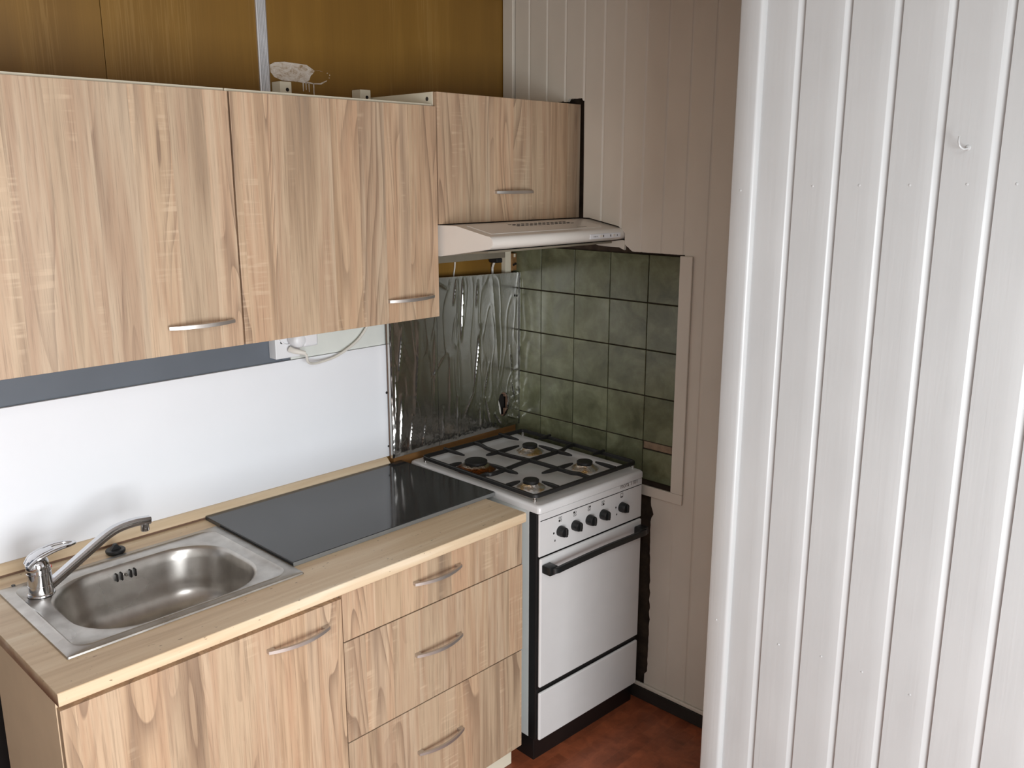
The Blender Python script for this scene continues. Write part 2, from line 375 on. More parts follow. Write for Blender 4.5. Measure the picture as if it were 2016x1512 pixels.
# back wall: a core with hardboard panels
wall_back = struct('wall_back', box(-3.9, .1, .02, .12, 0, CEIL), 'dark', 'brown hardboard wall behind the kitchen units')
part('panel', box(-3.9, -1.456, 0, .02, 1.37, CEIL, .0006), 'brown', wall_back)
part('panel', box(-1.4545, -1.018, 0, .02, 1.37, CEIL, .0006), 'brown', wall_back)
part('panel', box(-1.012, 0, 0, .02, 0, CEIL, .0008), 'brown', wall_back)
part('painted_panel', box(-3.9, -1.0125, -.001, .02, .84, 1.3695, .0006), 'grey_paint', wall_back, label='slate grey painted strip of wall below the wall cabinets')
part('painted_panel', box(-.984, -.606, -.007, -.0005, 1.277, 1.46, .0006), 'pale_paint', wall_back, label='pale greenish white painted board beside the socket')
part('painted_panel', box(-1.012, -.9845, -.001, -.0003, .90, 1.3695), 'grey_paint', wall_back)
part('batten', box(-.62, -.02, -.030, -.0005, .835, .884, .001), 'batten', wall_back)
part('batten', box(-3.9, -.052, -.02, -.0005, 2.418, CEIL-.001, .001), 'oak_edge', wall_back)
part('cable_hole_shade', lathe([(0, .0016), (.058, .0016), (.058, 0), (0, 0)], (-.093, -.0002, .972), 24, 'y', 1.0, 1.15), 'dark', wall_back)  # flat dark disc paints in the shade inside the cable hole
# aluminium cover strip with ridges
pts = [(-1.031, 0), (-1.031, -.005)]
for k in range(6):
    xx = -1.029+k*.0047; pts += [(xx, -.0065), (xx+.0014, -.0078), (xx+.0030, -.0078), (xx+.0044, -.0065)]
pts += [(-.999, -.005), (-.999, 0)]
strip = struct('trim_1', extrude_poly(pts, 'z', 1.99, CEIL-.002), 'alu', 'ribbed aluminium strip covering the joint in the brown wall')
# white paint smear with drips
def smear():
    bm = bmesh.new()
    out = [(-.9955, 2.126), (-.980, 2.1345), (-.947, 2.1385), (-.897, 2.137), (-.873, 2.136), (-.858, 2.128), (-.846, 2.1217), (-.853, 2.113), (-.861, 2.1065), (-.866, 2.094), (-.883, 2.0853), (-.917, 2.087), (-.957, 2.087), (-.9827, 2.0946), (-.9935, 2.107)]
    def sheet(poly, y0, y1):
        A = [bm.verts.new((x, y0, z)) for x, z in poly]; B = [bm.verts.new((x, y1, z)) for x, z in poly]
        bm.faces.new(A); bm.faces.new(B[::-1])
        for i in range(len(poly)): bm.faces.new((A[i], B[i], B[(i+1) % len(poly)], A[(i+1) % len(poly)]))
    sheet(out, -.0012, 0)
    for x0, x1, z0, z1 in ((-.889, -.8865, 2.062, 2.087), (-.879, -.877, 2.066, 2.087), (-.869, -.867, 2.061, 2.086), (-.853, -.8505, 2.035, 2.086)):
        sheet([(x0, z0), (x1, z0), (x1+.0006, z1), (x0-.0006, z1)], -.001, 0)
    sheet([(-.884, 2.0852), (-.852, 2.0838), (-.825, 2.085), (-.806, 2.095), (-.803, 2.0985), (-.812, 2.0955), (-.828, 2.0885), (-.853, 2.087), (-.872, 2.090)], -.001, 0)
    sheet([(-.852, 2.1215), (-.83, 2.123), (-.818, 2.1215), (-.83, 2.1235)], -.001, 0)
    for x, z in ((-.797, 2.104), (-.795, 2.112), (-.803, 2.117)): sheet([(x, z), (x+.003, z+.001), (x+.0025, z+.003), (x, z+.003)], -.001, 0)
    bmesh.ops.recalc_face_normals(bm, faces=bm.faces[:]); return bm
part('paint_smear', smear(), 'paint_smear', wall_back, label='smeared white paint with drips')
# ------------------------------------------------------------------ right wall
wall_right = struct('wall_right', box(0, .1, RY, .02, 0, CEIL), 'mortar', 'white painted plank wall with green tiles behind the cooker')
P0, PW = -.1277, .0822
HOODP = [(-.02, 1.679), (-.40, 1.679), (-.525, 1.6555), (-.541, 1.648), (-.5485, 1.637), (-.547, 1.625), (-.540, 1.6185), (-.33, 1.587), (-.02, 1.578)]
def zb_upper(y):
    if y > -.372:
        return 2.0575 + (.006 if y < -.25 else 0) + (.009*abs(noise.noise((y*70, 1, 0)))) + (.008 if -.365 < y < -.30 else 0)
    if y > -.40: return 1.684
    if y > -.525: return 1.684+(y+.40)/(-.125)*(-.0235)
    if y > -.5525: return 1.6605+(y+.525)/(-.0275)*(-.0215)
    if y > -.585: return 1.603+(y+.5525)/(-.0325)*(-.022)+.002*noise.noise((y*300, 5, 0))
    return 1.581 + .0012*noise.noise((y*120, 3, 0))
def plank(parent, face_x, y_hi, y_lo, zb, zt, groove_w, groove_d, thick, mat, left_groove=True, n=10, name='plank'):
    """vertical board facing -x; y_hi is its far edge, y_lo its near edge where the wide bevel runs down"""
    ys = [(y_hi, groove_d*.9), (y_hi-.0004, groove_d*.25), (y_hi-.0012, 0)]
    m = y_lo+groove_w
    for k in range(1, n): ys.append((y_hi-.0012+(m-y_hi+.0012)*k/n, 0))
    if callable(zb):
        for yb in (-.3715, -.3725, -.40, -.525, -.5522, -.5528, -.585):
            if m+.0005 < yb < y_hi-.002: ys.append((yb, 0))
    ys += [(m, 0), (m-groove_w*.05, groove_d*.04), (m-groove_w*.12, groove_d*.18), (m-groove_w*.2, groove_d*.36), (m-groove_w*.45, groove_d*.64), (m-groove_w*.75, groove_d*.93), (m-groove_w*.9, groove_d), (y_lo+.0002, groove_d)]
    ys = sorted(ys, key=lambda q: -q[0])
    bm = bmesh.new(); cols = []
    for y, d in ys:
        b = zb(y) if callable(zb) else zb
        cols.append([bm.verts.new(p) for p in ((face_x+d, y, b), (face_x+d, y, zt), (face_x+thick, y, zt), (face_x+thick, y, b))])
    for A, B in zip(cols, cols[1:]):
        for i in range(4): bm.faces.new((A[i], A[(i+1) % 4], B[(i+1) % 4], B[i]))
    bm.faces.new(cols[0]); bm.faces.new(cols[-1][::-1])
    bmesh.ops.recalc_face_normals(bm, faces=bm.faces[:])
    return part(name, bm, mat, parent, smooth=True)
G = (.0085, .0042, .012)
plank(wall_right, XPL, -.0565, P0, zb_upper, CEIL-.001, *G, 'plank_wall')
for k in range(8): plank(wall_right, XPL, P0-k*PW, P0-(k+1)*PW, zb_upper, CEIL-.001, *G, 'plank_wall', n=14)   # down to y=-.7853
for k in range(8, 18): plank(wall_right, XPL, P0-k*PW, P0-(k+1)*PW, .052, CEIL-.001, *G, 'plank_wall', n=3)
# short planks below the tile frame, torn at their left edge
def torn():
    bm = bmesh.new(); A = []; zs = [.055+i*.0144 for i in range(51)]
    for z in zs:
        y = -.699-.006*math.sin(z*6)+.004*noise.noise((z*40, 2, 1))+(-.012*math.exp(-((z-.705)/.018)**2))+(.009 if z < .1 else 0)
        A.append([bm.verts.new(p) for p in ((XPL, y, z), (XPL+.012, y+.001, z), (XPL+.012, -.785, z), (XPL+.0028, -.785, z), (XPL, -.7803, z))])
    for P, Q in zip(A, A[1:]):
        for i in range(5): bm.faces.new((P[i], P[(i+1) % 5], Q[(i+1) % 5], Q[i]))
    bm.faces.new(A[0]); bm.faces.new(A[-1][::-1]); bmesh.ops.recalc_face_normals(bm, faces=bm.faces[:]); return bm
part('plank', torn(), 'plank_wall', wall_right)
rem = [(-.42, 1.5995), (-.445, 1.594), (-.47, 1.5925), (-.53, 1.592), (-.5520, 1.584), (-.5520, 1.6150), (-.54, 1.6160), (-.45, 1.6035)]
part('plank', extrude_poly(rem, 'x', XPL, XPL+.010), 'plank_wall', wall_right)
# corner board against the brown wall
part('corner_board', box(XPL-.010, XPL+.012, -.0525, -.003, 2.062, CEIL-.001, .004, 3), 'plank_wall', wall_right, smooth='w')
# battens behind the planks so that the cladding has something to stand on
part('batten', boxes([(XPL+.0125, -.0005, -.76, -.72, .06, .76), (XPL+.0125, -.0005, -.84, -.80, .06, 2.4), (XPL+.0125, -.0005, -.46, -.41, 1.70, 2.4), (XPL+.0125, -.0005, -.70, -.60, 1.60, 1.64)]), 'dark', wall_right)
# tiles
T0, TS, TZ = -.1485, .158, 1.4125
cols_ = [(-.0015, T0)] + [(T0-k*TS, T0-(k+1)*TS) for k in range(3)] + [(T0-3*TS, -.764)]
rows_ = [(TZ, 1.572)] + [(TZ-(k+1)*TS, TZ-k*TS) for k in range(3)]
gr = .0019
def tile(y1, y0, z0, z1):
    j = random.uniform(-.0006, .0006)
    part('tile', box(-.0085+j, -.0005, y0+gr, y1-gr, z0+gr, z1-gr, .0014, 2), 'tile', wall_right, smooth='w')
for ci, (y1, y0) in enumerate(cols_):
    for z0, z1 in rows_: tile(y1, y0, z0, z1)
    if ci < 4: tile(y1, y0, TZ-4*TS, TZ-3*TS)
    else: tile(y1, y0, .800, .9105)
part('mortar_strip', box(-.005, -.0005, -.764, -.624, .9125, .9365, .0015), 'mortar_patch', wall_right, label='bare strip where a piece of tile is missing')
# frame around the tiles
frame = struct('trim_2', boxes([(XPL-.009, XPL-.0005, -.8195, -.7745, .801, 1.578), (XPL-.009, XPL-.0005, -.8195, -.655, .766, .8005)], .0015), 'plank_wall', 'white painted wooden frame around the green tiles')
base_r = struct('baseboard_right', boxes([(XPL-.013, XPL+.013, -1.6, -.60, .001, .047)], .001), 'skirting', 'dark skirting at the foot of the plank wall')
part('top_strip', box(XPL-.010, XPL-.0005, -1.6, -.635, .0475, .0615, .003), 'plank_wall', base_r, smooth='w')

# ------------------------------------------------------------------ partition in the foreground
XP, YE = -.70, -1.3245
wall_partition = struct('wall_partition', box(XP+.014, XP+.09, RY, YE-.002, 0, CEIL), 'plank_white', 'white painted plank partition in the right foreground')
pl, q0 = .0947, -1.4512+.008
GP = (.0155, .0062, .013)
plank(wall_partition, XP, YE-.046, q0-.0155, 0, CEIL-.001, *GP, 'plank_white', n=3)
k = 0; y = q0-.0155
while y > RY+.1:
    plank(wall_partition, XP, y, y-pl, 0, CEIL-.001, *GP, 'plank_white', n=3); y -= pl; k += 1
# corner board, proud of the planks with a rounded near edge
cb = [(XP+.09, YE), (XP-.012, YE), (XP-.0135, YE-.002)]
for a in range(0, 91, 15): cb.append((XP-.0135+.0135*(1-math.cos(math.radians(a))), YE-.043-.010*math.sin(math.radians(a))))
cb += [(XP+.0135, YE-.053), (XP+.0135, YE-.0015), (XP+.09, YE-.0015)]
part('corner_board', extrude_poly(cb, 'z', 0, CEIL-.001), 'plank_white', wall_partition, smooth=True)
for yy, zz in ((-1.347, 1.79), (-1.50, 1.80), (-1.595, 1.802), (-1.69, 1.803), (-1.79, 1.805), (-1.87, 1.806), (-1.347, .80), (-1.5, .79), (-1.60, .80), (-1.69, .80), (-1.79, .79)):
    part('nail', lathe([(0, .0012), (.0018, .0009), (.0026, 0)], (XP-(.0135 if yy > -1.36 else 0), yy, zz), 10, '-x'), 'plank_white', wall_partition, smooth=True)
# cup hook on the partition
hk = [(XP+.001, -1.7848, 1.868), (XP-.010, -1.7848, 1.866), (XP-.020, -1.783, 1.8655), (XP-.027, -1.779, 1.871), (XP-.028, -1.777, 1.880), (XP-.024, -1.776, 1.887)]
single('cup_hook', merge(tube(hk, .0017, 8, 6), lathe([(0, .0018), (.004, .0012), (.005, 0)], (XP-.0003, -1.7848, 1.868), 12, '-x')), 'plank_white', 'small white painted cup hook screwed into the partition', 'hook', smooth=True, loc=(XP, -1.7848, 1.868))

# ------------------------------------------------------------------ bow handle
def handle_bm(xc, y, z, half=.0825):
    top, N = [], 22
    bm = bmesh.new(); rings = []
    for i in range(N+1):
        s = -half+2*half*i/N; u = s/half
        d = .010+.019*(1-u*u)
        nx = 2*.019*u/half; L = math.hypot(1, nx); tx, ty = nx/L, 1/L   # outward normal (towards -y)
        th, hz = .0032, .0055-.0008*u*u
        o_ = Vector((xc+s, y-d, z))
        a = o_+Vector((tx*th, -ty*th, 0)); b = o_-Vector((tx*th, -ty*th, 0))
        rings.append([bm.verts.new(p) for p in ((a.x, a.y, z-hz*.8), (a.x, a.y, z+hz*.8), ((a.x+b.x)/2, (a.y+b.y)/2, z+hz), (b.x, b.y, z+hz*.9), (b.x, b.y, z-hz*.9), ((a.x+b.x)/2, (a.y+b.y)/2, z-hz))])
    for A, B in zip(rings, rings[1:]):
        for i in range(6): bm.faces.new((A[i], A[(i+1) % 6], B[(i+1) % 6], B[i]))
    bm.faces.new(rings[0]); bm.faces.new(rings[-1][::-1])
    for sg in (-1, 1):
        x0 = xc+sg*(half-.0005); x1 = xc+sg*(half-.016)
        bm_box(bm, min(x0, x1), max(x0, x1), y-.0115, y, z-.0045, z+.0045)
    bmesh.ops.recalc_face_normals(bm, faces=bm.faces[:]); return bm

# ------------------------------------------------------------------ wall cabinets
YU = -.3334
def screw(par, c, axis, r=.0045, mat='screw', name='screw'):
    return part(name, lathe([(0, .0012), (r*.35, .0012), (r*.36, .0004), (r, .0006), (r, -.002), (0, -.002)], c, 12, axis), mat, par, smooth=False)
def wall_cabinet(label, x0, x1, z0, z1, hx, hz, top=.004, name='wall_cabinet'):
    t = thing(name, label, 'cabinet', ((x0+x1)/2, -.16, z0), 0, 'oak fronted wall cabinets')
    part('body', box(x0+.001, x1-.001, YU+.0185, -.0005, z0+.003, z1+top, .001), 'cream', t)
    d = part('door', box(x0+.0019, x1-.0019, YU, YU+.018, z0, z1, .0008), 'oak', t)
    part('handle', handle_bm(hx, YU, hz), 'nickel', d, smooth=True, label='brushed metal bow handle')
    return t
cabA = wall_cabinet('wide oak wall cabinet at the far left above the sink', -1.968, -1.3165, 1.4099, 2.0146, -1.429, 1.4745, top=.0075)
cabB = wall_cabinet('middle oak wall cabinet left of the range hood', -1.3155, -.6672, 1.4099, 2.0146, -.781, 1.4738, top=.0075)
cabC = wall_cabinet('short oak wall cabinet above the range hood', -.6662, -.020, 1.6823, 2.0548, -.351, 1.7717, top=.001)
# cut the body of B where the hardboard is proud; hangers standing above cabinet B
for x0, x1, z1 in ((-.9935, -.9565, 2.080), (-.716, -.678, 2.076)):
    h = part('hanger', box(x0, x1, -.046, -.001, 2.0226, z1, .002), 'cream', cabB, smooth='w')
    screw(h, ((x0+x1)/2+.004, -.0465, z1-.022), 'y', .0052, 'dark')
for yy in (-.085, -.292): screw(cabC, (-.6652, yy, 2.037), '-x', .006)
# gap filler: dark slot right of the hood cabinet
# ------------------------------------------------------------------ range hood
hood = thing('range_hood', 'cream slim range hood below the short wall cabinet', 'range hood', (-.33, -.28, 1.575))
X0, X1 = -.656, -.011
def hood_shell():
    sec = [(-.02, 1.679), (-.30, 1.679), (-.40, 1.679)]
    sec += [(-.525, 1.6555)]
    for a in range(0, 8):
        an = math.radians(115-a*34); sec.append((-.5295-.0185*math.sin(math.radians(20+a*20)), 1.637+.0185*math.cos(math.radians(20+a*20))))
    sec += [(-.45, 1.606), (-.33, 1.588), (-.02, 1.578)]
    return extrude_poly(sec, 'x', X0, X1)
part('shell', hood_shell(), 'hood', hood, smooth=True)
def on_slope(y): return 1.679+(y+.40)/(-.125)*(-.0235)
# raised top panel
tp = [(-.62, -.405), (-.14, -.405), (-.115, -.42), (-.10, -.45), (-.095, -.49), (-.115, -.507), (-.62, -.507)]
bm = bmesh.new(); A = [bm.verts.new((x, y, on_slope(y)+.0012)) for x, y in tp]; B = [bm.verts.new((x, y, on_slope(y)-.001)) for x, y in tp]
bm.faces.new(A); bm.faces.new(B[::-1])
for i in range(len(A)): bm.faces.new((A[i], B[i], B[(i+1) % len(A)], A[(i+1) % len(A)]))
bmesh.ops.recalc_face_normals(bm, faces=bm.faces[:])
tpan = part('top_panel', bm, 'hood', hood)
bm = bmesh.new()
for r_, y in enumerate((-.418, -.4285, -.439)):
    for i in range(14):
        x = -.46+i*.0195+r_*.008; z = on_slope(y)+.0013
        bm_box(bm, x, x+.012, y-.0026, y+.0026, z-.001, z+.0006)
part('vent_slots', bm, 'print', tpan, kind='stuff')
part('badge', boxes([(-.218, -.172, -.4905, -.4885, on_slope(-.489)+.0009, on_slope(-.489)+.0018)]), 'print_grey', tpan)
# control strip on the rounded front
cp = part('control_panel', box(-.225, -.068, -.5492, -.545, 1.6265, 1.6425, .0015), 'white', hood, smooth='w')
part('slider', box(-.178, -.162, -.5512, -.549, 1.631, 1.6385, .001), 'hood', cp)
part('slider', box(-.110, -.098, -.5512, -.549, 1.631, 1.6385, .001), 'hood', cp)
part('print', boxes([(-.207+i*.005, -.2055+i*.005, -.5496, -.5491, 1.6325, 1.6365) for i in range(4)]+[(-.1595, -.156, -.5496, -.5491, 1.631, 1.638), (-.1225, -.119, -.5496, -.5491, 1.631, 1.638), (-.088, -.085, -.5496, -.5491, 1.6325, 1.6365)]), 'print', cp, kind='stuff')
bm = bmesh.new()
A = [bm.verts.new(p) for p in ((X0+.03, -.50, 1.6105), (X1-.03, -.50, 1.6105), (X1-.03, -.08, 1.577), (X0+.03, -.08, 1.577))]; B = [bm.verts.new(v.co-Vector((0, 0, .006))) for v in A]
bm.faces.new(A); bm.faces.new(B[::-1])
for i in range(4): bm.faces.new((A[i], B[i], B[(i+1) % 4], A[(i+1) % 4]))
bmesh.ops.recalc_face_normals(bm, faces=bm.faces[:])
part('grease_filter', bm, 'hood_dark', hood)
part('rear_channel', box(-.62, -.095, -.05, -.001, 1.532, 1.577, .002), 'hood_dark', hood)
part('grommet', box(-.142, -.112, -.052, -.012, 1.515, 1.5315, .003), 'rubber', hood)
# cables between the hood and the foil board
single('hood_cable', tube([(-.129, -.03, 1.522), (-.126, -.016, 1.50), (-.121, -.0085, 1.472), (-.118, -.0075, 1.3), (-.108, -.0075, 1.06), (-.100, -.0075, 1.0), (-.085, -.0075, .955), (-.080, -.0075, .90)], .0042, 8), 'cord', 'grey flex hanging from the range hood behind the foil board', 'cable', smooth=True)
single('thin_wire', tube([(-.300, -.004, 1.560), (-.303, -.004, 1.51), (-.312, -.006, 1.46), (-.315, -.007, 1.3)], .0026, 6), 'cord', 'thin pale wire on the brown wall under the hood', 'cable', smooth=True)
# white post and rusty bracket in the corner under the hood
cr = thing('corner_bracket', 'rusty bracket on a white post in the corner under the hood', 'bracket', (-.04, -.012, 1.40))
part('post', box(-.066, -.0365, -.022, -.0005, 1.30, 1.574, .001), 'cream', cr)
pl_ = part('plate', boxes([(-.0360, -.0105, -.026, -.002, 1.478, 1.542)], .001), 'rust', cr)
part('hook_tab', boxes([(-.027, -.020, -.029, -.0262, 1.528, 1.540)]), 'cream', pl_)
part('screw', merge(lathe([(0, .004), (.004, .003), (.005, 0)], (-.027, -.0261, 1.50), 10, 'y'), lathe([(0, .004), (.004, .003), (.005, 0)], (-.018, -.0261, 1.503), 10, 'y')), 'print', pl_)

# ------------------------------------------------------------------ white splashback panel
sp = thing('splashback_panel', 'glossy white splashback panel above the worktop', 'panel', (-1.3, -.007, .8896))
part('sheet', box(-1.99, -.6125, -.012, -.0015, .8896, 1.2759, .0008), 'white_panel', sp)
screw(sp, (-.6285, -.0122, 1.1125), 'y', .0045, 'screw')
screw(sp, (-.628, -.0122, .925), 'y', .0035, 'screw')
# ------------------------------------------------------------------ foil covered board
fo = thing('foil_board', 'heat shield board wrapped in crinkled aluminium foil behind the cooker', 'heat shield', (-.32, -.035, .888))
HX, HZ, RX, RZ = -.095, .981, .0285, .047
creases = [  # x0,z0,x1,z1, amplitude, width
    (-.298, 1.48, -.310, 1.25, .0035, .007), (-.215, 1.30, -.250, 1.05, .0032, .008), (-.250, 1.05, -.30, .97, .0028, .008),
    (-.225, 1.46, -.235, 1.36, .002, .006), (-.50, 1.34, -.53, 1.0, .0025, .014), (-.585, 1.10, -.60, .90, .004, .010), (-.61, 1.2, -.622, .9, .004, .008),
    (-.54, 1.02, -.56, .89, .003, .008), (-.43, 1.3, -.44, 1.02, .002, .012), (-.36, 1.2, -.37, .93, .0018, .014), (-.33, 1.05, -.335, .90, .0022, .008),
    (-.15, 1.45, -.12, 1.1, .0016, .02), (-.19, 1.02, -.16, .91, .003, .008), (-.05, 1.06, -.03, .98, .003, .007), (-.45, 1.14, -.38, 1.22, .0018, .005),
    (-.14, .95, -.10, .90, .003, .008), (-.33, 1.47, -.345, 1.38, .002, .006), (-.48, 1.0, -.50, .9, .0025, .008), (-.22, 1.0, -.215, .9, .0025, .007), (-.40, 1.02, -.405, .9, .002, .007), (-.17, 1.15, -.20, 1.02, .0022, .006), (-.575, 1.33, -.60, 1.15, .0025, .009), (-.06, 1.2, -.045, 1.07, .002, .006), (-.07, .93, -.02, .91, .003, .007), (-.42, 1.47, -.37, 1.44, .002, .008)]
def seg_d(px, pz, c):
    ax, az, bx_, bz = c[:4]; dx, dz = bx_-ax, bz-az; t = ((px-ax)*dx+(pz-az)*dz)/(dx*dx+dz*dz); tc = min(1, max(0, t))
    d = math.hypot(px-ax-dx*tc, pz-az-dz*tc); side = (px-ax)*dz-(pz-az)*dx
    return d, (1 if side > 0 else -1), tc
def foil_h(x, z):
    h = .0013*noise.noise((x*6, z*1.1, 3.1))+.0004*noise.noise((x*22, z*4.5, 8.2))
    r1 = 1-abs(noise.noise((x*11+.6*z, z*1.9, 12.3))); h += .0007*max(0, r1-.88)/.12
    r2 = 1-abs(noise.noise((x*19-1.5*z, z*6, 22.7))); h += .0005*max(0, r2-.90)/.10
    low = max(0, min(1, (1.02-z)/.14)); rt = max(0, min(1, (x+.13)/.10))*max(0, min(1, (1.10-z)/.1))
    kk = max(low, rt)
    if kk > 0: h += kk*(.0017*abs(noise.noise((x*48, z*36, 1.7)))+.0008*abs(noise.noise((x*110, z*80, 4.4))))
    for c in creases:
        d, s, t = seg_d(x, z, c)
        if d < c[5]*3: h += c[4]*1.3*math.exp(-(d/c[5]*1.7)**1.5)*(1 if s > 0 else .55)*math.sin(math.pi*min(1, max(.12, t*.9+.05)))
    ed = min(1, (-.006-x)/.012, (1.478-z)/.012, (z-.889)/.012)
    return h*max(.15, ed)+.0042*math.exp(-((x+.0105)/.0045)**2)*(.75+.5*noise.noise((1, z*30, 7)))+.0030*math.exp(-((x+.6245)/.005)**2)*(.7+.6*noise.noise((3, z*40, 2)))
def ztop(x): return 1.4826-(x+.4078)/.4045*.0111
def foil_sheet(x0, x1, ybase, flat=False, hole=True, n_step=.0021):
    nx = int((x1-x0)/n_step)+1; nz = int(.59/n_step)+1
    bm = bmesh.new(); V = []
    for j in range(nz+1):
        row = []
        for i in range(nx+1):
            x = x0+(x1-x0)*i/nx; zt = ztop(x) if not flat else ztop(x)-.001; z = .888+(zt-.888)*j/nz
            row.append(bm.verts.new((x, ybase-(0 if flat else foil_h(x, z)), z)))
        V.append(row)
    for j in range(nz):
        for i in range(nx):
            cx = (V[j][i].co+V[j+1][i+1].co)/2
            a = math.atan2(cx.z-HZ, cx.x-HX); rr = 1+.10*math.sin(3*a+.6)
            if hole and ((cx.x-HX)/RX)**2+((cx.z-HZ)/RZ)**2 < rr: continue
            bm.faces.new((V[j][i], V[j][i+1], V[j+1][i+1], V[j+1][i]))
    for v in [v for v in bm.verts if not v.link_faces]: bm.verts.remove(v)
    be = [e for e in bm.edges if len(e.link_faces) == 1]
    r = bmesh.ops.extrude_edge_only(bm, edges=be)
    for v in [g_ for g_ in r['geom'] if isinstance(g_, bmesh.types.BMVert)]: v.co.y = (-.021 if flat else -.0305)
    bmesh.ops.recalc_face_normals(bm, faces=bm.faces[:]); return bm
part('board', foil_sheet(-.630, -.007, -.0300, True, True, .012), 'oak_edge', fo)
part('foil_sheet', foil_sheet(-.633, -.4235, -.0395), 'foil', fo, smooth=True)
part('foil_sheet', foil_sheet(-.4225, -.004, -.0405), 'foil', fo, smooth=True)
part('screw', lathe([(0, .0012), (.0032, .001), (.0046, -.001), (0, -.001)], (-.031, -.0475, 1.3865), 12, 'y'), 'print', fo)

# ------------------------------------------------------------------ worktop, upstand
def worktop():
    x0, x1, y0, y1, z0, z1 = -1.9395, -.6335, -.6593, -.002, .8305, .8600
    a0, a1, b0, b1 = -1.835, -1.355, -.512, -.150
    bm = bmesh.new()
    def ring(z): return ([bm.verts.new(p) for p in ((x0, y0, z), (x1, y0, z), (x1, y1, z), (x0, y1, z))], [bm.verts.new(p) for p in ((a0, b0, z), (a1, b0, z), (a1, b1, z), (a0, b1, z))])
    O0, I0 = ring(z0); O1, I1 = ring(z1)
    for i in range(4):
        j = (i+1) % 4
        bm.faces.new((O1[i], O1[j], I1[j], I1[i])); bm.faces.new((O0[j], O0[i], I0[i], I0[j]))
        bm.faces.new((O0[i], O0[j], O1[j], O1[i])); bm.faces.new((I0[j], I0[i], I1[i], I1[j]))
    bmesh.ops.recalc_face_normals(bm, faces=bm.faces[:])
    ed = [e for e in bm.edges if all(abs(v.co.y-y0) < 1e-6 for v in e.verts) and abs(e.verts[0].co.z-e.verts[1].co.z) < 1e-6]
    bmesh.ops.bevel(bm, geom=ed, offset=.0035, segments=3, affect='EDGES', profile=.5)
    return bm
wt = single('worktop', worktop(), 'worktop', 'pale stone-look laminate worktop on the base cabinets', 'worktop', smooth='w')
up = thing('worktop_upstand', 'pale wooden upstand strip along the back of the worktop', 'upstand', (-1.289, -.017, .8602))
part('strip', extrude_poly([(-.0015, .8665), (-.033, .8665), (-.0352, .8685), (-.0340, .8715), (-.019, .8865), (-.0135, .8892), (-.0015, .8892)], 'x', -1.9395, -.6385), 'upstand', up, smooth=True)
part('base', box(-1.9395, -.6385, -.031, -.0015, .8603, .8663), 'oak_edge', up, label='dark brown base of the strip')

# ------------------------------------------------------------------ base cabinets
YL = -.6443
def carcass(x0, x1, z0, z1, y0, y1, th=.016):
    return boxes([(x0, x0+th, y0, y1, z0, z1), (x1-th, x1, y0, y1, z0, z1), (x0+th, x1-th, y0, y1, z0, z0+th), (x0+th, x1-th, y1-.004, y1, z0+th, z1-.24), (x0+th, x1-th, y0, y0+.05, z1-.016, z1)], .0006)
sc_ = thing('sink_cabinet', 'oak fronted base cabinet with one door under the sink', 'cabinet', (-1.607, -.44, 0), 0, 'oak fronted base cabinets')
part('body', carcass(-1.936, -1.2785, .08, .8300, YL+.0185, -.25), 'beige_side', sc_)
d = part('door', box(-1.9345, -1.2800, YL, YL+.018, .085, .8135, .0008), 'oak', sc_)
part('handle', handle_bm(-1.4068, YL, .7585), 'nickel', d, smooth=True, label='brushed metal bow handle')
part('plinth', box(-1.93, -1.2785, -.605, -.59, .001, .0795, .001), 'cream', sc_)
dc = thing('drawer_cabinet', 'oak fronted base cabinet with three drawers beside the cooker', 'cabinet', (-.955, -.44, 0), 0, 'oak fronted base cabinets')
part('body', carcass(-1.2775, -.6345, .08, .8300, YL+.0185, -.25), 'white', dc)
part('plinth', box(-1.2775, -.640, -.605, -.59, .001, .0795, .001), 'cream', dc)
for z0, z1, hz, xr in ((.6958, .8290, .7765, -.6345), (.4145, .6925, .5685, -.6325), (.0834, .4112, .2710, -.6350)):
    d = part('drawer', box(-1.2772, xr, YL, YL+.018, z0, z1, .0008), 'oak', dc)
    part('handle', handle_bm(-.972, YL, hz), 'nickel', d, smooth=True, label='brushed metal bow handle')

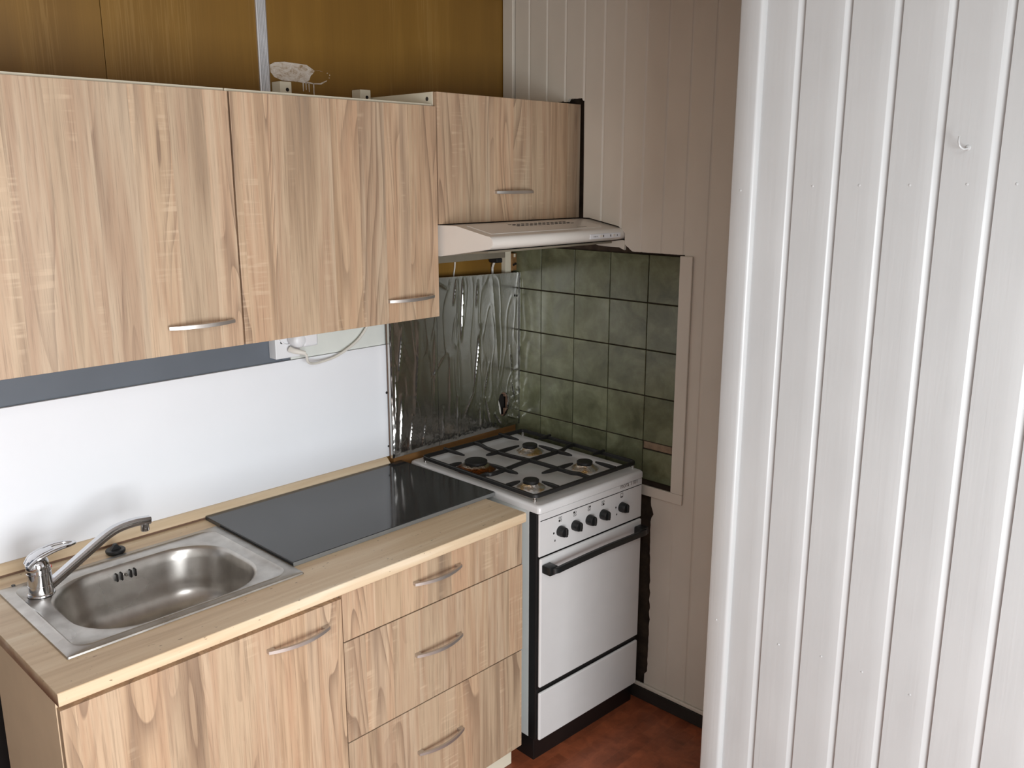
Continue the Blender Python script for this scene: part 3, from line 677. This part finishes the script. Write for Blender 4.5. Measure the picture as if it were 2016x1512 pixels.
# ------------------------------------------------------------------ sink
sk = thing('sink', 'stainless steel inset sink with one oval bowl', 'sink', (-1.6, -.32, .86))
def sink_bm():
    N = 9
    def R(x0, x1, y0, y1, r, z): return [(x, y, z) for x, y in rrect(x0, x1, y0, y1, r, N)]
    ox0, ox1, oy0, oy1 = -1.879, -1.3165, -.545, -.108
    bx0, bx1, by0, by1 = -1.812, -1.374, -.507, -.168
    rg = []
    rg.append(R(ox0, ox1, oy0, oy1, .004, .8606))
    rg.append(R(ox0+.001, ox1-.001, oy0+.001, oy1-.001, .004, .8645))
    rg.append(R(ox0+.004, ox1-.004, oy0+.004, oy1-.004, .006, .8655))
    rg.append(R(ox0+.022, ox1-.022, oy0+.018, oy1-.016, .04, .8655))
    rg.append(R(ox0+.026, ox1-.026, oy0+.022, oy1-.020, .04, .8668))
    rg.append(R(ox0+.031, ox1-.031, oy0+.026, oy1-.025, .04, .8625))
    rg.append(R(bx0-.008, bx1+.008, by0-.006, by1+.007, .134, .8620))
    rg.append(R(bx0-.003, bx1+.003, by0-.003, by1+.003, .130, .8627))
    rg.append(R(bx0, bx1, by0, by1, .128, .8605))
    rg.append(R(bx0+.004, bx1-.004, by0+.004, by1-.004, .126, .8550))
    for k in range(1, 4): rg.append(R(bx0+.004+k*.004, bx1-.004-k*.004, by0+.004+k*.004, by1-.004-k*.004, .122, .855-k*.022))
    cx0, cx1, cy0, cy1, zc, rf = bx0+.020, bx1-.020, by0+.020, by1-.020, .775, .058
    for k in range(0, 7):
        a = math.radians(90*k/6); s = rf*(1-math.cos(a)); h = rf*math.sin(a)
        rg.append(R(cx0+s, cx1-s, cy0+s, cy1-s, max(.05, .118-s*.8), zc-h))
    rg.append(R(cx0+.12, cx1-.12, cy0+.09, cy1-.09, .05, zc-rf-.003))
    return loft(rg, False, True)
part('bowl', sink_bm(), 'steel', sk, smooth=True)
slots = []
for x in (-1.6285, -1.6165, -1.5935, -1.582):
    pts = [(x+.0028*math.cos(math.radians(a)), .8365+(.0075 if math.sin(math.radians(a)) > 0 else -.0075)+.0028*math.sin(math.radians(a))) for a in range(0, 360, 30)]
    slots.append(extrude_poly(pts, 'y', -.1845, -.172))
part('overflow_slots', merge(*slots), 'print', sk, kind='stuff')
part('overflow_screw', lathe([(0, .002), (.003, .0015), (.004, -.008), (0, -.008)], (-1.605, -.1835, .8365), 12, 'y'), 'steel', sk, smooth=True)
dr = part('drain', lathe([(.045, -.0005), (.043, .0012), (.034, .0008), (.028, -.004), (0, -.006)], (-1.59, -.32, .7155), 32), 'chrome', sk, smooth=True)
part('drain_screw', lathe([(.006, -.006), (.005, -.001), (0, 0)], (-1.59, -.32, .7155), 12), 'screw', dr, smooth=True)
# ------------------------------------------------------------------ tap
TX, TY, TZ0 = -1.8085, -.196, .8632
tap = thing('mixer_tap', 'chrome single lever mixer tap standing at the corner of the sink', 'tap', (TX, TY, TZ0))
part('body', lathe([(0, 0), (.0305, 0), (.0305, .003), (.0295, .0045), (.0275, .006), (.0268, .0245), (.0262, .025), (.0262, .0265), (.0268, .027), (.0266, .055), (.0257, .0558), (.0257, .0572), (.0266, .058), (.0262, .066), (.022, .070), (0, .071)], (TX, TY, TZ0), 40), 'chrome', tap, smooth=True)
sp_path = spline([(TX+.016, TY, .8765), (TX+.05, TY, .8965), (TX+.10, TY, .9265), (TX+.142, TY, .9515), (TX+.172, TY, .9665), (TX+.20, TY, .9735), (TX+.235, TY, .9750), (TX+.270, TY, .9710)], 6)
part('spout', sweep(sp_path, [(-.0125, -.006), (-.0095, -.0105), (.0095, -.0105), (.0125, -.006), (.0125, .006), (.0085, .0105), (-.0085, .0105), (-.0125, .006)], radii=[1.0-.14*(i/len(sp_path)) for i in range(len(sp_path))]), 'chrome', tap, smooth=True)
part('aerator', lathe([(0, 0), (.0098, 0), (.0108, .002), (.0108, .014), (.0112, .016), (.0112, .022), (0, .022)], (TX+.256, TY, .9455), 24), 'chrome', tap, smooth=True)
# lever: domed cap and a loop-shaped arm
part('cap', lathe([(.0255, 0), (.0265, .004), (.0260, .013), (.0225, .022), (.014, .0275), (0, .0295)], (TX-.0015, TY, TZ0+.0635), 34), 'chrome', tap, smooth=True)
lv = bmesh.new()
for sg in (-1, 1):
    pth = spline([(TX-.022, TY+sg*.012, TZ0+.076), (TX-.006, TY+sg*.0195, TZ0+.092), (TX+.02, TY+sg*.0195, TZ0+.1005), (TX+.045, TY+sg*.018, TZ0+.1045), (TX+.068, TY+sg*.0135, TZ0+.1045), (TX+.082, TY+sg*.005, TZ0+.1035), (TX+.084, TY, TZ0+.1035)], 6)
    n_ = len(pth); sweep(pth, circ(.0062, 10, .0040), radii=[1.25-.4*i/n_ for i in range(n_)], bm=lv)
part('lever', lv, 'chrome', tap, smooth=True)
part('lever_root', sweep(spline([(TX-.021, TY, TZ0+.074), (TX-.008, TY, TZ0+.090), (TX+.012, TY, TZ0+.0985), (TX+.034, TY, TZ0+.1025)], 5), circ(.0215, 16, .0065), radii=[1.1]*6+[1.0]*6+[.86]*4), 'chrome', tap, smooth=True)
part('temperature_dot', lathe([(0, .001), (.0042, .0006), (.0045, -.001), (0, -.001)], (TX+.0264, TY-.002, TZ0+.062), 12, 'x'), 'red', tap, smooth=True)
# plug lying behind the bowl
pg = thing('sink_plug', 'black rubber sink plug lying behind the sink bowl', 'plug', (-1.588, -.083, .8601))
part('disc', lathe([(0, 0), (.0205, 0), (.0215, .003), (.0235, .0035), (.0245, .0055), (.0245, .010), (.023, .0118), (0, .0125)], (-1.588, -.083, .8603), 32), 'rubber', pg, smooth=True)
part('grip', extrude_poly([(-1.602, .8720), (-1.574, .8720), (-1.5845, .8865), (-1.5905, .8865)], 'y', -.0895, -.0785), 'rubber', pg)
# a loose screw on the worktop behind the tap
single('small_screw', lathe([(0, 0), (.0028, 0), (.0028, .004), (.0045, .005), (.0045, .0065), (0, .0072)], (-1.842, -.108, .8602), 12), 'screw', 'tiny loose screw standing on the worktop left of the tap', 'screw', smooth=True)

# ------------------------------------------------------------------ grey cover plate
cpz = thing('cover_plate', 'shiny dark grey cover plate lying on the worktop', 'plate', (-.95, -.26, .8602))
part('sheet', box(-1.3125, -.5935, -.4895, -.0365, .8604, .8725, .0012), 'cover', cpz, smooth='w')
part('edge_strip', box(-1.3125, -.5935, -.4915, -.4899, .8604, .8715, .0004), 'cover_edge', cpz)

# ------------------------------------------------------------------ socket, adapters, flex
so = thing('power_socket', 'white double power socket half hidden under the middle wall cabinet', 'socket', (-1.01, -.02, 1.291))
part('box', box(-1.055, -.972, -.040, -.0015, 1.291, 1.405, .003), 'white', so, smooth='w')
part('ring', lathe([(.030, 0), (.030, .006), (.027, .007), (.025, .001), (0, .001)], (-1.0135, -.040, 1.360), 28, 'y'), 'white', so, smooth=True)
part('socket_hole', lathe([(0, .0005), (.0045, .0003), (.0045, -.001), (0, -.001)], (-1.034, -.0402, 1.340), 12, 'y'), 'print', so)
ad = thing('plug_adapter', 'white rounded plug adapter pushed into the wall socket', 'plug', (-.985, -.07, 1.315))
part('body', lathe([(0, 0), (.021, 0), (.0225, .003), (.0225, .030), (.020, .036), (.014, .040), (0, .041)], (-.996, -.0475, 1.3475), 28, 'y', 1.0, 1.0), 'white', ad, smooth=True)
part('wing', box(-.988, -.935, -.086, -.050, 1.325, 1.372, .008, 3), 'white', ad, smooth='w')
fx = thing('white_flex', 'white flex drooping from the socket up behind the cabinet', 'cable', (-.84, -.03, 1.255))
part('plug_body', sweep(spline([(-1.012, -.0495, 1.318), (-1.006, -.064, 1.314), (-.992, -.075, 1.310), (-.980, -.079, 1.306)], 5), circ(.0085, 12), radii=[1.15-.03*i for i in range(16)]), 'cord', fx, smooth=True)
part('cord', tube([(-.982, -.0785, 1.3065), (-.974, -.076, 1.297), (-.958, -.060, 1.272), (-.925, -.042, 1.2615), (-.880, -.030, 1.261), (-.835, -.024, 1.267), (-.79, -.022, 1.283), (-.745, -.020, 1.307), (-.715, -.020, 1.335), (-.690, -.022, 1.370), (-.675, -.022, 1.405)],   .0040, 8), 'cord', fx, smooth=True)

# ------------------------------------------------------------------ cooker
ck = thing('gas_cooker', 'white freestanding gas cooker with black grate and five knobs', 'cooker', (-.5839, -.6619, 0), -.0410, local=True)
W_, D_, TOPZ = .5, .6, .8655
part('plinth', box(.004, W_-.004, .018, D_-.02, .0, .0745, .002), 'black', ck)
part('body', boxes([(.002, W_-.002, .040, D_, .0755, .8400)], .002), 'enamel_side', ck)
part('front_frame', boxes([(.001, W_-.001, .008, .0395, .0755, .8385)], .002), 'black', ck)
# hob top: rim and sunken pan
def hob():
    def R(i, z, r): return [(x, y, z) for x, y in rrect(i, W_-i, i-.004 if i < .02 else i, .6235-i, r, 6)]
    rg = [R(.003, .8395, .010), R(0, .8415, .012), R(0, .8560, .012), R(.0015, .8615, .013), R(.006, .8650, .014), R(.010, TOPZ, .015)]
    def P(i, z, r): return [(x, y, z) for x, y in rrect(i, W_-i, i+.018, .6235-i-.005, r, 6)]
    rg += [P(.030, TOPZ, .03), P(.034, .8640, .03), P(.041, .8580, .03), P(.048, .8555, .03), P(.10, .8548, .04)]
    return loft(rg, True, True)
part('hob_top', hob(), 'enamel', ck, smooth=True)
# burners
def burner(bx_, by_, r, foil):
    cap_z = .8765 if r > .03 else .8745
    b = part('burner', lathe([(0, .8560), (r*1.02, .8560), (r*1.02, cap_z), (r*.98, cap_z+.001), (r*.98, cap_z+.0015), (r*1.06, cap_z+.002), (r*1.06, cap_z+.0085), (r*.98, cap_z+.0105), (0, cap_z+.011)], (bx_, by_, 0), 32), 'iron', ck, smooth=True)
    n = 48; rings = []
    for rr, zz in ((r*1.03, cap_z-.0005), (r*1.12, cap_z-.001), (r*1.26, cap_z-.006), (r*1.50, .8655), (r*1.78, .8615), (r*1.88, .8590), (r*1.84, .8553)):
        rings.append([(bx_+(rr*(1+.035*noise.noise((math.cos(6.283*i/n)*4, math.sin(6.283*i/n)*4, rr*60))))*math.cos(6.283*i/n), by_+(rr*(1+.035*noise.noise((math.cos(6.283*i/n)*4, math.sin(6.283*i/n)*4, rr*60))))*math.sin(6.283*i/n), zz+.0012*noise.noise((math.cos(6.283*i/n)*7, math.sin(6.283*i/n)*7, rr*90))) for i in range(n)])
    part('foil_collar', loft(rings), foil, b, smooth=True, label='crumpled foil collar')
burner(.121, .415, .0365, 'foil3'); burner(.388, .425, .0255, 'foil2'); burner(.385, .160, .0255, 'foil2'); burner(.121, .152, .0245, 'foil2')
# grate
gz = .8875; gw, gh = .0048, .0060
gx0, gx1, gy0, gy1 = .017, .497, .032, .572
grate = thing_grate = None
SEC = [(-gw, -gh), (gw, -gh), (gw, gh*.6), (gw*.6, gh), (-gw*.6, gh), (-gw, gh*.6)]
fr = [(x, y, gz-.003) for x, y in rrect(gx0, gx1, gy0, gy1, .016, 4)]; fr.append(fr[0])
rings_bm = bmesh.new(); RR = []
Np = len(fr)-1
for i in range(Np):
    p_, a_, b_ = Vector(fr[i]), Vector(fr[(i-1) % Np]), Vector(fr[(i+1) % Np]); t_ = (b_-a_).normalized(); s_ = t_.cross(Vector((0, 0, 1))).normalized()
    RR.append([rings_bm.verts.new(p_+s_*u+Vector((0, 0, v))) for u, v in SEC])
for i in range(Np):
    A, B = RR[i], RR[(i+1) % Np]
    for k in range(6): rings_bm.faces.new((A[k], A[(k+1) % 6], B[(k+1) % 6], B[k]))
bmesh.ops.recalc_face_normals(rings_bm, faces=rings_bm.faces[:])
grate = part('grate', rings_bm, 'iron', ck, smooth=True)
def bar(pts, rad=None, sp=4):
    path = spline(pts, sp) if sp else [Vector(p) for p in pts]
    return part('bar', sweep(path, SEC, radii=rad), 'iron', grate, smooth=True)
z = gz
bar([(.252, gy1, z-.003), (.250, .545, z), (.243, .515, z+.001), (.236, .485, z), (.233, .43, z), (.236, .36, z), (.246, .30, z), (.252, .24, z), (.253, .15, z), (.254, .10, z), (.264, .075, z), (.266, gy0, z-.003)])
bar([(gx1, .310, z-.003), (.475, .309, z), (.445, .302, z+.001), (.415, .290, z), (.36, .287, z), (.28, .287, z), (.20, .283, z), (.12, .272, z), (.06, .268, z), (.045, .280, z), (gx0, .282, z-.003)])
def finger(a, b, name='finger'):
    a, b = Vector((*a, z+.0005)), Vector((*b, z+.0015)); path = [a.lerp(b, k/6) for k in range(7)]
    return part(name, sweep(path, SEC, radii=[1, 1, 1, .95, .85, .7, .42]), 'iron', grate, smooth=True)
for a, b in (((.386, gy1+.012), (.386, .482)), ((.123, gy1+.012), (.123, .478)), ((gx1+.012, .440), (.446, .438)), ((gx1+.012, .180), (.453, .181)), ((gx0, .155), (.073, .153)),
             ((gx0, .425), (.062, .422)), ((.121, gy0), (.121, .103)), ((.392, gy0), (.392, .118)),
             ((.233, .426), (.335, .427)), ((.233, .426), (.178, .426)), ((.252, .160), (.180, .161)), ((.252, .160), (.325, .160)),
             ((.388, .288), (.388, .380)), ((.388, .288), (.388, .222)), ((.121, .271), (.121, .345)), ((.121, .271), (.121, .212))): finger(a, b)
for x, y in ((gx0+.006, gy0+.006), (gx1-.006, gy0+.006), (gx0+.006, gy1-.006), (gx1-.006, gy1-.006)):
    part('foot', lathe([(0, .8650), (.0062, .8650), (.0062, .8730), (.0045, .8740), (.0045, .8790), (0, .8790)], (x, y, 0), 16), 'steel', grate, smooth=True)
# control panel
cpn = part('control_panel', box(.006, W_-.004, 0, .0078, .7005, .8380, .003, 3), 'enamel', ck, smooth='w')
part('printed_line', box(.010, .492, -.0004, .0005, .8150, .8175), 'print', cpn)
def text_bm(s, size, x, zz, y=-.0004):
    cu = bpy.data.curves.new('lettering', 'FONT'); cu.body = s; cu.size = size; cu.extrude = .0003
    ob = bpy.data.objects.new('lettering', cu); COL.objects.link(ob)
    bpy.context.view_layer.update(); dg = bpy.context.evaluated_depsgraph_get()
    me = bpy.data.meshes.new_from_object(ob.evaluated_get(dg)); bm = bmesh.new(); bm.from_mesh(me)
    bpy.data.objects.remove(ob); bpy.data.curves.remove(cu); bpy.data.meshes.remove(me)
    bm.transform(Matrix.Translation((x, y, zz)) @ Matrix.Rotation(math.radians(90), 4, 'X')); return bm
tb = text_bm('mora 1101', .0225, 0, 0)
xs_ = [v.co.x for v in tb.verts]; kx = .086/(max(xs_)-min(xs_))
tb.transform(Matrix.Translation((.381, 0, .8268)) @ Matrix.Diagonal((kx, 1, 1, 1)))
part('lettering', tb, 'print_grey', cpn, label='grey printed maker name and model number')
KX = (.096, .162, .229, .2955, .3895)
def ring_bm(cx, cz, r, r2, filled):
    n = 12; bm = bmesh.new()
    A = [bm.verts.new((cx+r*math.cos(6.283*i/n), -.0005, cz+r*1.15*math.sin(6.283*i/n))) for i in range(n)]
    if filled: bm.faces.new(A)
    else:
        B = [bm.verts.new((cx+r2*math.cos(6.283*i/n), -.0005, cz+r2*1.15*math.sin(6.283*i/n))) for i in range(n)]
        for i in range(n): bm.faces.new((A[i], A[(i+1) % n], B[(i+1) % n], B[i]))
    r_ = bmesh.ops.extrude_face_region(bm, geom=bm.faces[:])
    for v in r_['geom']:
        if isinstance(v, bmesh.types.BMVert): v.co.y += .0008
    bmesh.ops.recalc_face_normals(bm, faces=bm.faces[:]); return bm
for k, x in enumerate(KX[:4]):
    fi = [2, 0, 1, 3][k]; L_ = []
    for q, (dx, dz) in enumerate(((-.0036, .0045), (.0036, .0045), (-.0036, -.0045), (.0036, -.0045))):
        L_.append(ring_bm(x+dx, .8005+dz, .0034, .0025, q == fi))
    part('burner_symbol', merge(*L_), 'print', cpn)
x = KX[4]
part('oven_symbol', boxes([(x-.006, x-.005, -.0005, .0003, .7975, .8105), (x+.005, x+.006, -.0005, .0003, .7975, .8105), (x-.005, x+.005, -.0005, .0003, .8095, .8105), (x-.006, x+.006, -.0005, .0003, .7955, .7990)]), 'print', cpn)
for x, zz, r in ((.068, .762, .0030), (.361, .768, .0030)):
    part('setting_dot', ring_bm(x, zz, r, 0, True), 'print', cpn)
for x, zz in ((.0735, .737), (.366, .743)):
    part('flame_symbol', merge(ring_bm(x, zz, .0030, .0022, False), ring_bm(x, zz-.0012, .0018, 0, True)), 'print', cpn)
def knob(x, zz):
    n = 30; r = .0168; out = []
    for i in range(n):
        a = 2*math.pi*i/n; px, pz = r*math.cos(a), r*math.sin(a)
        if math.radians(300) < a < math.radians(345): px, pz = r*1.04*math.cos(a)*1.06, r*1.12*math.sin(a)
        if px > r*.90: px = r*.90
        out.append((px, pz))
    rg = []
    for k, y in ((1.0, -.0002), (1.0, -.011), (.97, -.0125), (.90, -.022), (.84, -.0235)):
        rg.append([(x+px*k, y, zz+pz*k) for px, pz in out])
    kb = part('knob', loft(rg, True, True), 'knob', ck, smooth=True)
    part('grip', box(x-.0042, x+.0042, -.0305, -.0230, zz-.0125, zz+.0125, .0018), 'knob', kb, smooth='w')
for x in KX: knob(x, .7625)
# oven door
od = part('oven_door', box(.008, W_-.004, -.004, .0078, .2620, .6955, .006, 3), 'enamel', ck, smooth='w')
hb = spline([(.026, -.004, .664), (.028, -.030, .664), (.040, -.043, .665), (.085, -.046, .668), (.25, -.047, .671), (.415, -.046, .668), (.462, -.043, .665), (.474, -.030, .664), (.476, -.004, .664)], 5)
hbm = sweep(hb, [(-.006, -.0085), (.006, -.0085), (.006, .0075), (.004, .0095), (-.004, .0095), (-.006, .0075)])
hbm = merge(hbm, box(.012, .048, -.040, -.0042, .650, .677, .004), box(.454, .490, -.040, -.0042, .650, .677, .004))
part('door_handle', hbm, 'knob', od, smooth=True, label='black bar handle')
part('storage_drawer', box(.008, W_-.004, -.004, .0078, .0765, .2440, .006, 3), 'enamel', ck, smooth='w')
